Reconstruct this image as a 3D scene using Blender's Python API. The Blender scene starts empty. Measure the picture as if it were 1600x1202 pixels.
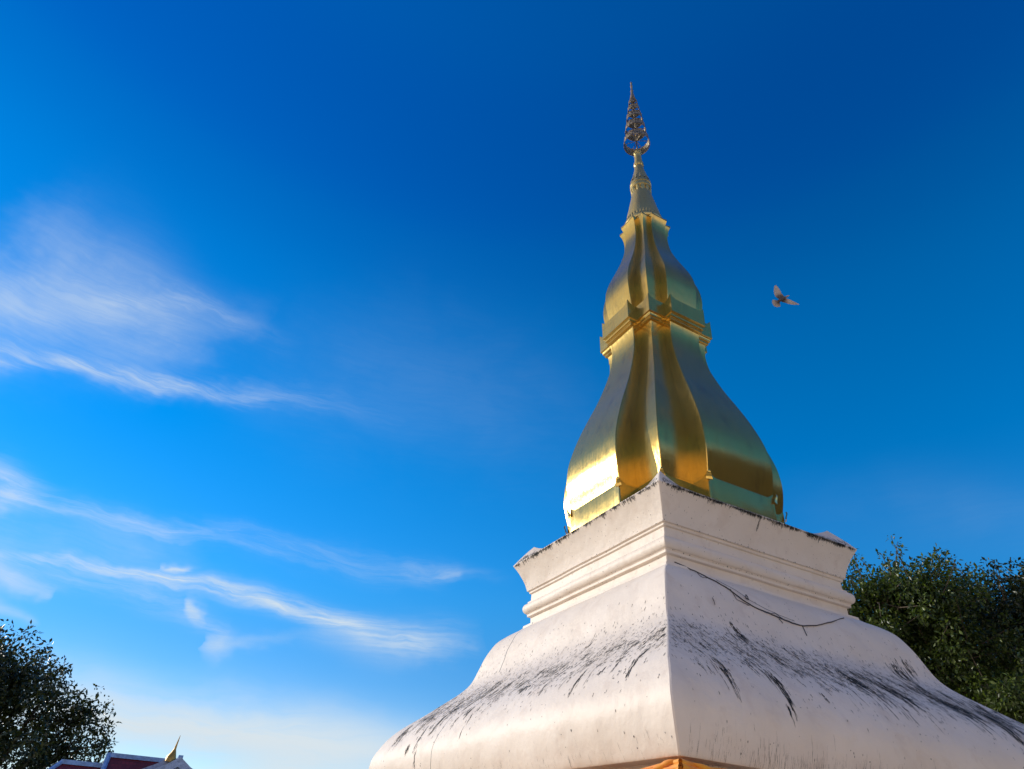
import bpy, bmesh, math, random
import numpy as np
from mathutils import Vector, Matrix, Euler
from mathutils.bvhtree import BVHTree

scene = bpy.context.scene
COL = scene.collection
Z0 = 6.49                      # height of the white neck above the ground

# ------------------------------------------------------------------ camera
CAM = Vector((-10.893, -11.82, Z0 - 4.891))
YAW, PIT, ROL = 1.092, 0.628, 0.067
FPX = 1050.0                   # focal length in pixels of a 1600 px wide frame
FW = Vector((math.cos(PIT)*math.cos(YAW), math.cos(PIT)*math.sin(YAW), math.sin(PIT)))
_r = Vector((math.sin(YAW), -math.cos(YAW), 0)); _u = _r.cross(FW)
RT = _r*math.cos(ROL) + _u*math.sin(ROL)
UP = -_r*math.sin(ROL) + _u*math.cos(ROL)
cd = bpy.data.cameras.new('camera'); cam = bpy.data.objects.new('camera', cd); COL.objects.link(cam)
cam.matrix_world = Matrix(((RT.x, UP.x, -FW.x, CAM.x), (RT.y, UP.y, -FW.y, CAM.y), (RT.z, UP.z, -FW.z, CAM.z), (0, 0, 0, 1)))
cd.sensor_width = 36; cd.lens = 36*FPX/1600; cd.clip_start = 0.1; cd.clip_end = 6000
scene.camera = cam

def at(px, py, dist):
    """world point at a horizontal distance, along a sight line measured on site"""
    d = FW + RT*((px-800)/FPX) - UP*((py-601)/FPX)
    return CAM + d*(dist/math.hypot(d.x, d.y))

# ------------------------------------------------------------------ world, sun
SUN_AZ, SUN_EL = math.radians(127), math.radians(21)
w = bpy.data.worlds.new('World'); scene.world = w; w.use_nodes = True
class G:
    """tiny helper to write node maths"""
    def __init__(s, tree): s.t = tree; s.n = tree.nodes; s.l = tree.links
    def put(s, sock, v):
        if v is None: return
        if hasattr(v, 'is_output'): s.l.new(v, sock)
        else: sock.default_value = v
    def m(s, op, a, b=None, c=None, clamp=False):
        n = s.n.new('ShaderNodeMath'); n.operation = op; n.use_clamp = clamp
        for i, v in enumerate((a, b, c)):
            if v is not None: s.put(n.inputs[i], v)
        return n.outputs[0]
    def mr(s, v, a, b, c=0., d=1., smooth=True):
        n = s.n.new('ShaderNodeMapRange'); n.interpolation_type = 'SMOOTHSTEP' if smooth else 'LINEAR'
        s.put(n.inputs[0], v); s.put(n.inputs[1], a); s.put(n.inputs[2], b); s.put(n.inputs[3], c); s.put(n.inputs[4], d)
        return n.outputs[0]
    def noise(s, vec, scale, detail=3., rough=.5, dist=0., dims='3D'):
        n = s.n.new('ShaderNodeTexNoise'); n.noise_dimensions = dims
        s.l.new(vec, n.inputs['Vector']); n.inputs['Scale'].default_value = scale
        n.inputs['Detail'].default_value = detail; n.inputs['Roughness'].default_value = rough; n.inputs['Distortion'].default_value = dist
        return n.outputs[0]
    def mix(s, f, a, b, mode='MIX'):
        n = s.n.new('ShaderNodeMix'); n.data_type = 'RGBA'; n.blend_type = mode
        s.put(n.inputs[0], f)
        for k, v in ((6, a), (7, b)):
            s.put(n.inputs[k], v if hasattr(v, 'is_output') else (*v[:3], 1.))
        return n.outputs[2]
    def xyz(s, x, y, z=0.):
        n = s.n.new('ShaderNodeCombineXYZ')
        for i, v in enumerate((x, y, z)): s.put(n.inputs[i], v)
        return n.outputs[0]
    def sep(s, v):
        n = s.n.new('ShaderNodeSeparateXYZ'); s.l.new(v, n.inputs[0]); return n.outputs
    def curve(s, v, pts, lo, hi):
        """piecewise curve through pts (x ascending); values scaled between lo and hi"""
        x0, x1 = pts[0][0], pts[-1][0]
        n = s.n.new('ShaderNodeFloatCurve'); c = n.mapping.curves[0]
        P = [((x-x0)/(x1-x0), (y-lo)/(hi-lo)) for x, y in pts]
        c.points[0].location = P[0]; c.points[1].location = P[-1]
        for q in P[1:-1]: c.points.new(*q)
        n.mapping.update()
        t = s.mr(v, x0, x1, 0., 1., smooth=False)
        s.l.new(t, n.inputs['Value'])
        return s.m('MULTIPLY_ADD', n.outputs[0], hi-lo, lo)

g = G(w.node_tree)
bg = g.n['Background']
sky = g.n.new('ShaderNodeTexSky'); sky.sky_type = 'NISHITA'; sky.sun_disc = False
sky.sun_elevation = SUN_EL; sky.sun_rotation = math.pi/2 - SUN_AZ
sky.altitude = 200; sky.air_density = 1.0; sky.dust_density = 0.0; sky.ozone_density = 3.0
SKY_STRENGTH = 0.15
tc = g.n.new('ShaderNodeTexCoord'); dirv = tc.outputs['Generated']
X, Y, Zc = g.sep(dirv)
az = g.m('MULTIPLY', g.m('ARCTAN2', Y, X), 180/math.pi)
el = g.m('MULTIPLY', g.m('ARCSINE', Zc), 180/math.pi)
# deep polarised blue: graded clear air
sr, sg, sb = g.sep(sky.outputs[0])
kg = g.curve(el, [(-90, .95), (0, .95), (10, .93), (20, 1.22), (36, 1.24), (46, 1.02), (54, .84), (66, 1.0), (90, 1.0)], 0., 2.)
kb = g.curve(el, [(-90, .85), (0, .85), (10, .84), (22, 1.08), (38, 1.05), (47, .96), (54, .94), (66, 1.02), (90, 1.0)], 0., 2.)
SKYCOL = g.xyz(g.m('MAXIMUM', g.m('MULTIPLY', g.m('SUBTRACT', sr, g.m('MULTIPLY', sb, .29)), 1.4), 0.),
               g.m('MULTIPLY', g.m('MULTIPLY', g.m('SUBTRACT', sg, g.m('MULTIPLY', sb, .30)), 1.45), kg),
               g.m('MULTIPLY', g.m('MULTIPLY', sb, 1.20), kb))
# thin cirrus, laid out by compass bearing and height above the horizon
warp = g.noise(g.xyz(g.m('MULTIPLY', az, .035), g.m('MULTIPLY', el, .09), 3.), 1.6, 4., .55)
warp2 = g.noise(g.xyz(g.m('MULTIPLY', az, .2), g.m('MULTIPLY', el, .3), 7.), 1.6, 3., .6)
elw = g.m('ADD', g.m('ADD', el, g.m('MULTIPLY', g.m('SUBTRACT', warp, .5), 3.0)), g.m('MULTIPLY', g.m('SUBTRACT', warp2, .5), .9))
azw = g.m('ADD', g.m('ADD', az, g.m('MULTIPLY', g.m('SUBTRACT', warp, .5), 7.)), g.m('MULTIPLY', g.m('SUBTRACT', warp2, .5), 3.5))
fib = g.noise(g.xyz(g.m('MULTIPLY', az, .055), g.m('MULTIPLY', elw, .42), 1.), 2.2, 6., .62, .6)
fine = g.noise(g.xyz(g.m('MULTIPLY', g.m('SUBTRACT', az, g.m('MULTIPLY', elw, .4)), .16), g.m('MULTIPLY', elw, 2.6), 4.), 1.3, 8., .68, .3)
fibm = g.m('MULTIPLY', g.mr(fib, .30, .68, .30, 1.15), g.mr(fine, .3, .66, .6, 1.2))
soft = g.noise(g.xyz(g.m('MULTIPLY', az, .06), g.m('MULTIPLY', el, .10), 5.), 1.7, 5., .55, .3)
softm = g.m('MULTIPLY', g.mr(soft, .3, .7, .5, 1.1), g.mr(fine, .3, .66, .84, 1.06))
bankm = g.mr(fib, .25, .6, .72, 1.)
dens = None
# each streak: [(azimuth, elevation, half width, strength), ...]
STREAKS = [
    ('s', [(111.7, 27.09, 4.5, 0.25), (107.7, 30.78, 5.0, 0.5), (103.3, 33.02, 4.2, 0.48), (98.1, 33.6, 3.4, 0.40), (93.2, 34.2, 2.4, 0.22), (86.5, 37.67, 0.98, 0)]),
    ('f', [(110.7, 25.5, 0.78, 0.3), (105.7, 27.4, 0.77, 0.42), (101.8, 28.64, 0.66, 0.45), (97.3, 29.44, 0.65, 0.5), (92.4, 30.31, 0.65, 0.42), (87.1, 31.33, 0.68, 0.25), (81.3, 31.98, 0.81, 0.1), (73.8, 32.14, 0.85, 0)]),
    ('f', [(103.5, 33.42, 0.41, 0), (100.0, 34.63, 0.51, 0.15), (95.6, 35.98, 0.63, 0.22), (91.5, 36.15, 0.66, 0.12), (83.6, 35.15, 0.8, 0)]),
    ('s', [(93.3, 32.34, 3.65, 0), (81.8, 33.4, 5.55, 0.05), (69.1, 34.39, 6.44, 0.05), (59.1, 33.43, 5.99, 0.04), (49.7, 30.67, 4.8, 0.0)]),
    ('f', [(105.3, 19.3, 0.73, 0.4), (101.7, 19.84, 0.93, 0.5), (99.0, 19.44, 0.64, 0.42), (95.1, 19.47, 0.5, 0.38), (90.6, 19.61, 0.57, 0.36), (85.8, 19.99, 0.69, 0.26), (80.7, 20.07, 0.76, 0.2), (72.6, 19.89, 0.79, 0.16), (67.0, 19.96, 0.5, 0.3), (64.8, 19.88, 0.4, 0.1), (59.7, 19.18, 0.4, 0)]),
    ('s', [(104.0, 16.93, 1.46, 0.6), (101.0, 18.37, 1.32, 0.5), (99.4, 18.42, 0.95, 0.1), (97.4, 18.57, 0.81, 0)]),
    ('f', [(99.2, 14.78, 0.3, 0.1), (97.2, 15.56, 0.31, 0.4), (93.8, 16.24, 0.37, 0.6), (90.3, 16.48, 0.43, 0.75), (87.1, 16.58, 0.48, 0.85), (83.2, 16.53, 0.54, 0.9), (79.6, 16.15, 0.55, 0.9), (76.0, 15.7, 0.61, 0.8), (71.7, 14.85, 0.8, 0.6), (67.4, 14.62, 1.14, 0.35), (63.3, 14.83, 0.95, 0.0)]),
    ('s', [(80.6, 14.0, 0.44, 0), (75.7, 14.63, 1.2, 0.25), (71.6, 14.38, 1.59, 0.4), (67.4, 14.29, 1.42, 0.2), (64.3, 14.52, 0.95, 0)]),
    ('f', [(96.9, 14.7, 0.55, 0.15), (93.3, 15.02, 0.57, 0.28), (88.8, 14.91, 0.68, 0.3), (85.8, 14.1, 0.6, 0.3), (83.8, 13.53, 0.61, 0)]),
    ('s', [(100.9, 13.66, 0.88, 0.9), (98.9, 13.99, 0.75, 0.85), (97.3, 13.99, 0.54, 0.7), (96.0, 14.06, 0.31, 0.0)]),
    ('s', [(100.4, 12.57, 0.72, 0.8), (98.1, 12.31, 0.45, 0.6), (96.7, 12.13, 0.3, 0.4), (95.6, 11.83, 0.23, 0)]),
    ('s', [(90.4, 17.29, 0.17, 0), (89.2, 17.46, 0.26, 0.75), (88.0, 17.63, 0.22, 0.1), (87.0, 17.72, 0.18, 0)]),
    ('s', [(87.4, 15.41, 0.22, 0), (86.5, 14.67, 0.6, 0.55), (85.4, 14.03, 0.26, 0.0)]),
    ('s', [(85.3, 12.61, 0.42, 0), (84.2, 12.61, 0.94, 0.5), (83.0, 12.52, 0.86, 0.35), (80.9, 13.45, 0.62, 0.2), (78.0, 13.65, 0.45, 0)]),
    ('s', [(101.3, 15.22, 1.86, 0.25), (99.7, 15.69, 1.91, 0.25), (92.3, 18.06, 1.71, 0.2), (89.4, 17.79, 1.31, 0.1), (85.4, 17.19, 1.35, 0)]),
    ('b', [(97.1, 6.33, 2.4, .9), (92.4, 7.01, 2.42, 1.), (88.1, 7.0, 2.21, 1.), (84.0, 7.29, 2.0, 1.), (79.7, 7.35, 2.1, 1.), (72.7, 7.16, 1.92, 0.85), (65.5, 6.64, 1.94, 0.5), (55.9, 5.33, 1.88, 0.3), (38.8, 3.35, 1.44, 0.2)]),
    ('b', [(95.4, 2.39, 1.94, 0.6), (90.4, 2.86, 1.37, 0.6), (86.6, 2.84, 1.27, 0.5), (82.9, 3.71, 0.96, 0.6), (78.0, 4.5, 1.39, 0.7), (69.8, 4.13, 1.99, 0.6), (55.9, 2.6, 1.93, 0.3)]),
    ('s', [(41.7, 25.48, 1.5, 0.0), (31.8, 23.84, 2.75, 0.02), (25.4, 22.75, 2.55, 0.04), (21.8, 21.57, 2.41, 0.04), (15.9, 18.63, 2.14, 0.1)]),
]
for kind, S in STREAKS:
    S = sorted(S)
    c = g.curve(azw, [(a, e) for a, e, wd, st in S], 0., 90.)
    wd = g.curve(azw, [(a, q) for a, e, q, st in S], 0., 20.)
    st = g.curve(azw, [(a, q) for a, e, _, q in S], 0., 1.)
    dd = g.m('DIVIDE', g.m('SUBTRACT', elw, c), wd)
    if kind == 'f': st = g.m('MULTIPLY', st, .88); dd = g.m('MULTIPLY', dd, .82)
    gs = g.m('POWER', 2.718, g.m('MULTIPLY', g.m('MULTIPLY', dd, dd), -1.))
    d1 = g.m('MULTIPLY', g.m('MULTIPLY', gs, st), {'f': fibm, 's': softm, 'b': bankm}[kind])
    dens = d1 if dens is None else g.m('ADD', dens, d1)
if dens is not None:
    dens = g.m('MINIMUM', dens, 1.0)
    SKYCOL = g.mix(dens, SKYCOL, (4.6, 5.2, 5.6))
# warm fill glow added low in the sky behind the camera, for shaded faces
back_fill = g.m('MULTIPLY', g.m('SUBTRACT', 1., g.mr(g.m('ABSOLUTE', g.m('SUBTRACT', az, 62.)), 62., 100., 1., 0.)), g.mr(el, 2., 33., 1., 0.))
back_fill = g.m('MULTIPLY', back_fill, g.mr(g.noise(g.xyz(g.m('MULTIPLY', az, .04), g.m('MULTIPLY', el, .10), 9.), 1.5, 4., .5), .25, .7, .55, .95))
SKYCOL = g.mix(back_fill, SKYCOL, (12., 8.9, 6.2))
# unseen warm glow added round the sun, for the left gold faces to reflect
sun_glow = g.m('MULTIPLY', g.m('MULTIPLY', g.mr(az, 121., 136.), g.mr(az, 160., 178., 1., 0.)), g.m('MULTIPLY', g.mr(el, 8., 25.), g.mr(el, 62., 80., 1., 0.)))
sun_glow = g.m('MULTIPLY', sun_glow, g.mr(g.noise(g.xyz(g.m('MULTIPLY', az, .03), g.m('MULTIPLY', el, .06), 2.), 1.6, 5., .55), .3, .7, .35, .8))
SKYCOL = g.mix(sun_glow, SKYCOL, (6.6, 5.6, 4.0))
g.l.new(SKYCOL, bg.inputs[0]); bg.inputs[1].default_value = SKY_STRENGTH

sl = bpy.data.lights.new('sun', 'SUN'); sl.energy = 3.15; sl.angle = math.radians(.53); sl.color = (1., .935, .83)
so = bpy.data.objects.new('sun', sl); COL.objects.link(so)
sdir = Vector((math.cos(SUN_EL)*math.cos(SUN_AZ), math.cos(SUN_EL)*math.sin(SUN_AZ), math.sin(SUN_EL)))
so.rotation_euler = sdir.to_track_quat('Z', 'Y').to_euler(); so.location = (-20, 30, 30)
scene.view_settings.view_transform = 'Standard'; scene.view_settings.look = 'None'
scene.view_settings.exposure = 0.0; scene.view_settings.gamma = 1

# ------------------------------------------------------------------ object helpers
def tag(o, label=None, cat=None, group=None, kind=None):
    if label: o['label'] = label
    if cat: o['category'] = cat
    if group: o['group'] = group
    if kind: o['kind'] = kind
    return o
def link(name, me, mat=None, parent=None):
    o = bpy.data.objects.new(name, me); COL.objects.link(o)
    if mat: me.materials.append(mat)
    if parent: o.parent = parent
    return o
def empty(name, loc=(0, 0, 0), rz=0.):
    o = bpy.data.objects.new(name, None); COL.objects.link(o); o.location = loc; o.rotation_euler = (0, 0, rz)
    o.empty_display_size = .3
    return o
def mesh(name, V, F, mat=None, parent=None, smooth=None, origin=None):
    me = bpy.data.meshes.new(name); me.from_pydata([tuple(v) for v in V], [], F); me.update()
    if smooth is not None:
        for p in me.polygons: p.use_smooth = True
        me.set_sharp_from_angle(angle=math.radians(smooth))
    return link(name, me, mat, parent)
class MB:
    def __init__(s): s.V = []; s.F = []
    def add(s, V, F):
        k = len(s.V); s.V += [tuple(v) for v in V]; s.F += [tuple(i+k for i in f) for f in F]
    def box(s, c, h, rot=None):
        P = []
        for x in (-1, 1):
            for y in (-1, 1):
                for z in (-1, 1):
                    v = Vector((x*h[0], y*h[1], z*h[2]))
                    if rot: v = rot @ v
                    P.append(Vector(c)+v)
        s.add(P, [(0, 1, 3, 2), (4, 6, 7, 5), (0, 4, 5, 1), (2, 3, 7, 6), (0, 2, 6, 4), (1, 5, 7, 3)])
    def tube(s, pts, rad, n=8, cap=True):
        pts = [Vector(p) for p in pts]; rings = []
        if not isinstance(rad, (list, tuple)): rad = [rad]*len(pts)
        ref = None
        for i, p in enumerate(pts):
            t = (pts[min(i+1, len(pts)-1)] - pts[max(i-1, 0)]).normalized()
            if ref is None: ref = t.orthogonal().normalized()
            ref = (ref - t*ref.dot(t)).normalized(); b = t.cross(ref)
            rings.append([p + (ref*math.cos(2*math.pi*k/n) + b*math.sin(2*math.pi*k/n))*rad[i] for k in range(n)])
        V = [v for r in rings for v in r]; F = []
        for i in range(len(rings)-1):
            for k in range(n):
                F.append((i*n+k, i*n+(k+1) % n, (i+1)*n+(k+1) % n, (i+1)*n+k))
        if cap: F += [tuple(range(n))[::-1], tuple((len(rings)-1)*n+k for k in range(n))]
        s.add(V, F)
    def lathe(s, prof, n=48, c=(0, 0)):
        V = [(c[0]+r*math.cos(2*math.pi*k/n), c[1]+r*math.sin(2*math.pi*k/n), z) for z, r in prof for k in range(n)]
        F = [(i*n+k, i*n+(k+1) % n, (i+1)*n+(k+1) % n, (i+1)*n+k) for i in range(len(prof)-1) for k in range(n)]
        s.add(V, F)
    def build(s, name, mat=None, parent=None, smooth=None): return mesh(name, s.V, s.F, mat, parent, smooth)
def newmat(name):
    m = bpy.data.materials.new(name); m.use_nodes = True; g = G(m.node_tree); return m, g, g.n['Principled BSDF']
def bump(g, bs, h, strength=.3, dist=.02):
    n = g.n.new('ShaderNodeBump'); n.inputs['Strength'].default_value = strength; n.inputs['Distance'].default_value = dist
    g.l.new(h, n.inputs['Height']); g.l.new(n.outputs[0], bs.inputs['Normal'])
def simple(name, col, rough=.6, metal=0., var=.25, scale=4., bmp=.15):
    m, g, bs = newmat(name)
    tcn = g.n.new('ShaderNodeTexCoord').outputs['Object']
    nz = g.noise(tcn, scale, 5., .6)
    c = g.mix(g.mr(nz, .3, .7), [x*(1-var) for x in col], [min(1, x*(1+var)) for x in col])
    g.l.new(c, bs.inputs['Base Color']); bs.inputs['Roughness'].default_value = rough; bs.inputs['Metallic'].default_value = metal
    if bmp: bump(g, bs, nz, bmp, .02)
    return m

# ------------------------------------------------------------------ materials
def plaster_mat(name, stains):
    m, g, bs = newmat(name)
    tcn = g.n.new('ShaderNodeTexCoord'); ob = tcn.outputs['Object']
    uvn = g.n.new('ShaderNodeUVMap'); uvn.uv_map = 'UVMap'; U, V, _ = g.sep(uvn.outputs[0])
    base = g.mix(g.mr(g.noise(ob, .9, 5., .55), .3, .7), (.78, .685, .58), (.83, .74, .64))
    # faint yellowing and repaired patches
    patch = g.mr(g.noise(ob, 2.3, 6., .6, .4), .52, .68)
    base = g.mix(g.m('MULTIPLY', patch, .5), base, (.70, .59, .49))
    # specks of lichen
    vo = g.n.new('ShaderNodeTexVoronoi'); vo.inputs['Scale'].default_value = 7.; g.l.new(ob, vo.inputs['Vector'])
    sz = g.mr(g.noise(ob, 1.3, 3.), .45, .75, .02, .15)
    sp = g.m('LESS_THAN', vo.outputs['Distance'], g.m('MULTIPLY', sz, g.noise(ob, 23., 2.)))
    dark = g.m('MULTIPLY', sp, .8)
    if stains:
        is_r = g.m('GREATER_THAN', U, 50.)                  # the shaded face has the heavier growth
        # thin grey film between the lichen strokes
        film = g.noise(g.xyz(g.m('MULTIPLY', U, 7.), g.m('MULTIPLY', V, 1.2), 0.), 1., 5., .7)
        dv = g.m('SUBTRACT', V, 2.6)
        band = g.m('POWER', 2.718, g.m('MULTIPLY', g.m('MULTIPLY', dv, dv), -1.6))
        dark = g.m('MAXIMUM', dark, g.m('MULTIPLY', g.m('MULTIPLY', g.mr(film, .42, .7), band), g.m('MULTIPLY_ADD', is_r, .12, .06)))
        # grime running at the very bottom edge
        low = g.mr(V, 4.75, 5.35)
        drip = g.noise(g.xyz(g.m('MULTIPLY', U, 18.), g.m('MULTIPLY', V, .7), 0.), 1., 4., .7)
        dark = g.m('MAXIMUM', dark, g.m('MULTIPLY', g.m('MULTIPLY', g.mr(drip, .48, .75), low), g.m('MULTIPLY_ADD', is_r, .45, .2)))
        # two hairline cracks down the bright face
        for (u0, v0, v1, wid) in ((2.15, .0, 1.75, .017), (1.62, 2.9, 5.4, .012)):
            uu = g.m('ADD', U, g.m('MULTIPLY', g.m('SUBTRACT', g.noise(g.xyz(0., V, u0), 2., 3.), .5), .16))
            ln = g.m('LESS_THAN', g.m('ABSOLUTE', g.m('SUBTRACT', uu, u0)), wid)
            ln = g.m('MULTIPLY', ln, g.m('MULTIPLY', g.m('GREATER_THAN', V, v0), g.m('LESS_THAN', V, v1)))
            dark = g.m('MAXIMUM', dark, g.m('MULTIPLY', ln, .75))
    else:
        # dust on the ledges
        pass
    col = g.mix(dark, base, (.045, .045, .042))
    g.l.new(col, bs.inputs['Base Color'])
    bs.inputs['Roughness'].default_value = .55
    bs.inputs['Specular IOR Level'].default_value = .35
    h = g.m('ADD', g.m('MULTIPLY', g.noise(ob, 1.6, 4., .5), 1.), g.m('MULTIPLY', g.noise(ob, 40., 3.), .045))
    h = g.m('SUBTRACT', h, g.m('MULTIPLY', dark, .08))
    bump(g, bs, h, .55, .085)
    return m
M_BELL = plaster_mat('lime_plaster_bell', True)
M_CORN = plaster_mat('lime_plaster_cornice', False)
M_WHITE = simple('white_plaster', (.74, .67, .61), .6)

def gold_mat(name, rough=.20, tone=(.72, .475, .115), metal=.84, bs_=.38, specks=True):
    m, g, bs = newmat(name)
    ob = g.n.new('ShaderNodeTexCoord').outputs['Object']
    x, y, z = g.sep(ob)
    streak = g.noise(g.xyz(g.m('MULTIPLY', x, 14.), g.m('MULTIPLY', y, 14.), g.m('MULTIPLY', z, .9)), 1., 5., .65)
    big = g.noise(ob, .8, 4., .55)
    fine = g.noise(ob, 26., 5., .7)
    c = g.mix(g.mr(streak, .35, .7), tone, [t*.86 for t in tone])
    c = g.mix(g.mr(big, .4, .7, 0., .5), c, [tone[0]*.92, tone[1]*1.0, tone[2]*1.25])
    tarn = g.mr(g.noise(g.xyz(g.m('MULTIPLY', x, 3.), g.m('MULTIPLY', y, 3.), g.m('MULTIPLY', z, .8)), 1., 6., .7), .5, .72)
    c = g.mix(g.m('MULTIPLY', tarn, .75), c, [tone[0]*.55, tone[1]*.55, tone[2]*.7])
    # sheet joints
    jz = g.m('ABSOLUTE', g.m('SUBTRACT', g.m('FRACT', g.m('ADD', g.m('MULTIPLY', z, .83), g.m('MULTIPLY', g.noise(ob, .7, 2.), .15))), .5))
    joint = g.mr(jz, .0, .006, 1., 0.)
    c = g.mix(g.m('MULTIPLY', joint, .6), c, (.2, .13, .04))
    if specks:
        vo = g.n.new('ShaderNodeTexVoronoi'); vo.inputs['Scale'].default_value = 9.; g.l.new(ob, vo.inputs['Vector'])
        sp = g.m('LESS_THAN', vo.outputs['Distance'], g.m('MULTIPLY', g.noise(ob, 3., 3.), .11))
        c = g.mix(g.m('MULTIPLY', sp, .7), c, (.12, .08, .03))
    g.l.new(c, bs.inputs['Base Color'])
    bs.inputs['Metallic'].default_value = metal
    r = g.m('ADD', rough, g.m('MULTIPLY', g.m('SUBTRACT', g.m('ADD', g.m('MULTIPLY', streak, .6), g.m('MULTIPLY', fine, .4)), .5), .34))
    g.l.new(r, bs.inputs['Roughness'])
    h = g.m('ADD', g.m('MULTIPLY', big, 1.2), g.m('ADD', g.m('MULTIPLY', streak, .12), g.m('MULTIPLY', fine, .05)))
    bump(g, bs, h, bs_, .04)
    return m
M_GOLD = gold_mat('gilded_sheet')
M_GOLD2 = gold_mat('gilded_cast', .38, (.66, .50, .18), .8, .3)
def openwork_mat():
    m, g, bs = newmat('aged_bronze_openwork')
    ob = g.n.new('ShaderNodeTexCoord').outputs['Object']
    v = g.n.new('ShaderNodeTexVoronoi'); v.inputs['Scale'].default_value = 17.; g.l.new(ob, v.inputs['Vector'])
    c = g.mix(g.mr(v.outputs['Distance'], .25, .55), (.66, .50, .26), (.13, .095, .06))
    c = g.mix(g.mr(g.noise(ob, 30., 3.), .5, .7, 0., .6), c, (.74, .62, .40))
    g.l.new(c, bs.inputs['Base Color']); bs.inputs['Metallic'].default_value = .6; bs.inputs['Roughness'].default_value = .42
    bump(g, bs, v.outputs['Distance'], .7, .02)
    return m
M_BRONZE = openwork_mat()

# ------------------------------------------------------------------ ground
me = bpy.data.meshes.new('ground')
mg, gg, bs = newmat('temple_yard')
ob = gg.n.new('ShaderNodeTexCoord').outputs['Object']
br = gg.n.new('ShaderNodeTexBrick'); br.offset = 0.; br.inputs['Scale'].default_value = 1.; gg.l.new(ob, br.inputs['Vector'])
br.inputs['Brick Width'].default_value = .6; br.inputs['Row Height'].default_value = .6; br.inputs['Mortar Size'].default_value = .008
br.inputs['Color1'].default_value = (.80, .59, .38, 1); br.inputs['Color2'].default_value = (.83, .63, .43, 1); br.inputs['Mortar'].default_value = (.25, .2, .16, 1)
nz = gg.noise(ob, .35, 6., .6)
cc = gg.mix(gg.mr(nz, .35, .65, 0., .5), br.outputs[0], (.62, .46, .31))
far = gg.n.new('ShaderNodeVectorMath'); far.operation = 'LENGTH'; gg.l.new(ob, far.inputs[0])
grass = gg.mix(gg.mr(gg.noise(ob, .8, 6., .7), .3, .7), (.045, .075, .02), (.10, .12, .04))
cc = gg.mix(gg.m('GREATER_THAN', far.outputs['Value'], 42.), cc, grass)
gg.l.new(cc, bs.inputs['Base Color']); bs.inputs['Roughness'].default_value = .7
bump(gg, bs, nz, .2, .02)
R = 3000.
ground = mesh('ground', [(-R, -R, 0), (R, -R, 0), (R, R, 0), (-R, R, 0)], [(0, 1, 2, 3)], mg)
tag(ground, kind='structure')

# ------------------------------------------------------------------ profile tools
def spline(P, n):
    """Catmull-Rom through (z, s) points, n samples per span"""
    out = []
    for i in range(len(P)-1):
        p0 = P[max(i-1, 0)]; p1 = P[i]; p2 = P[i+1]; p3 = P[min(i+2, len(P)-1)]
        for k in range(n):
            t = k/n
            out.append(tuple(.5*((2*p1[j]) + (-p0[j]+p2[j])*t + (2*p0[j]-5*p1[j]+4*p2[j]-p3[j])*t*t + (-p0[j]+3*p1[j]-3*p2[j]+p3[j])*t**3) for j in (0, 1)))
    out.append(P[-1]); return out

def outline(corners, outer, ch, seg):
    """closed outline: chamfered outer corners, subdivided faces.
    returns [(x, y, u, d)] where u runs along the face and d = distance to the nearest outer corner"""
    N = len(corners); pts = []; breaks = []
    for i in range(N):
        a = Vector(corners[i]); b = Vector(corners[(i+1) % N]); L = (b-a).length; t = (b-a)/L
        ca = ch if outer[i] else 0.; cb = ch if outer[(i+1) % N] else 0.
        n = seg
        for k in range(n+1):
            if k == n and not outer[(i+1) % N]: continue
            f = k/n
            f = .5-.5*math.cos(math.pi*f)         # denser near the corners
            dist = ca + (L-ca-cb)*f
            p = a + t*dist
            da = dist if outer[i] else 9.; db = L-dist if outer[(i+1) % N] else 9.
            pts.append((p.x, p.y, i, min(da, db)))
    return pts

def square(s): return [(-s, -s), (s, -s), (s, s), (-s, s)], [True]*4
def redent(al, be):
    def f(s):
        m, c = s*al, s*be
        q = [(s, m), (c, m), (c, c), (m, c), (m, s)]; o = [True, False, True, False, True]
        P = []; O = []
        for k in range(4):
            for (x, y), oo in zip(q, o):
                for _ in range(k): x, y = -y, x
                P.append((x, y)); O.append(oo)
        return P, O
    return f

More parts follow.
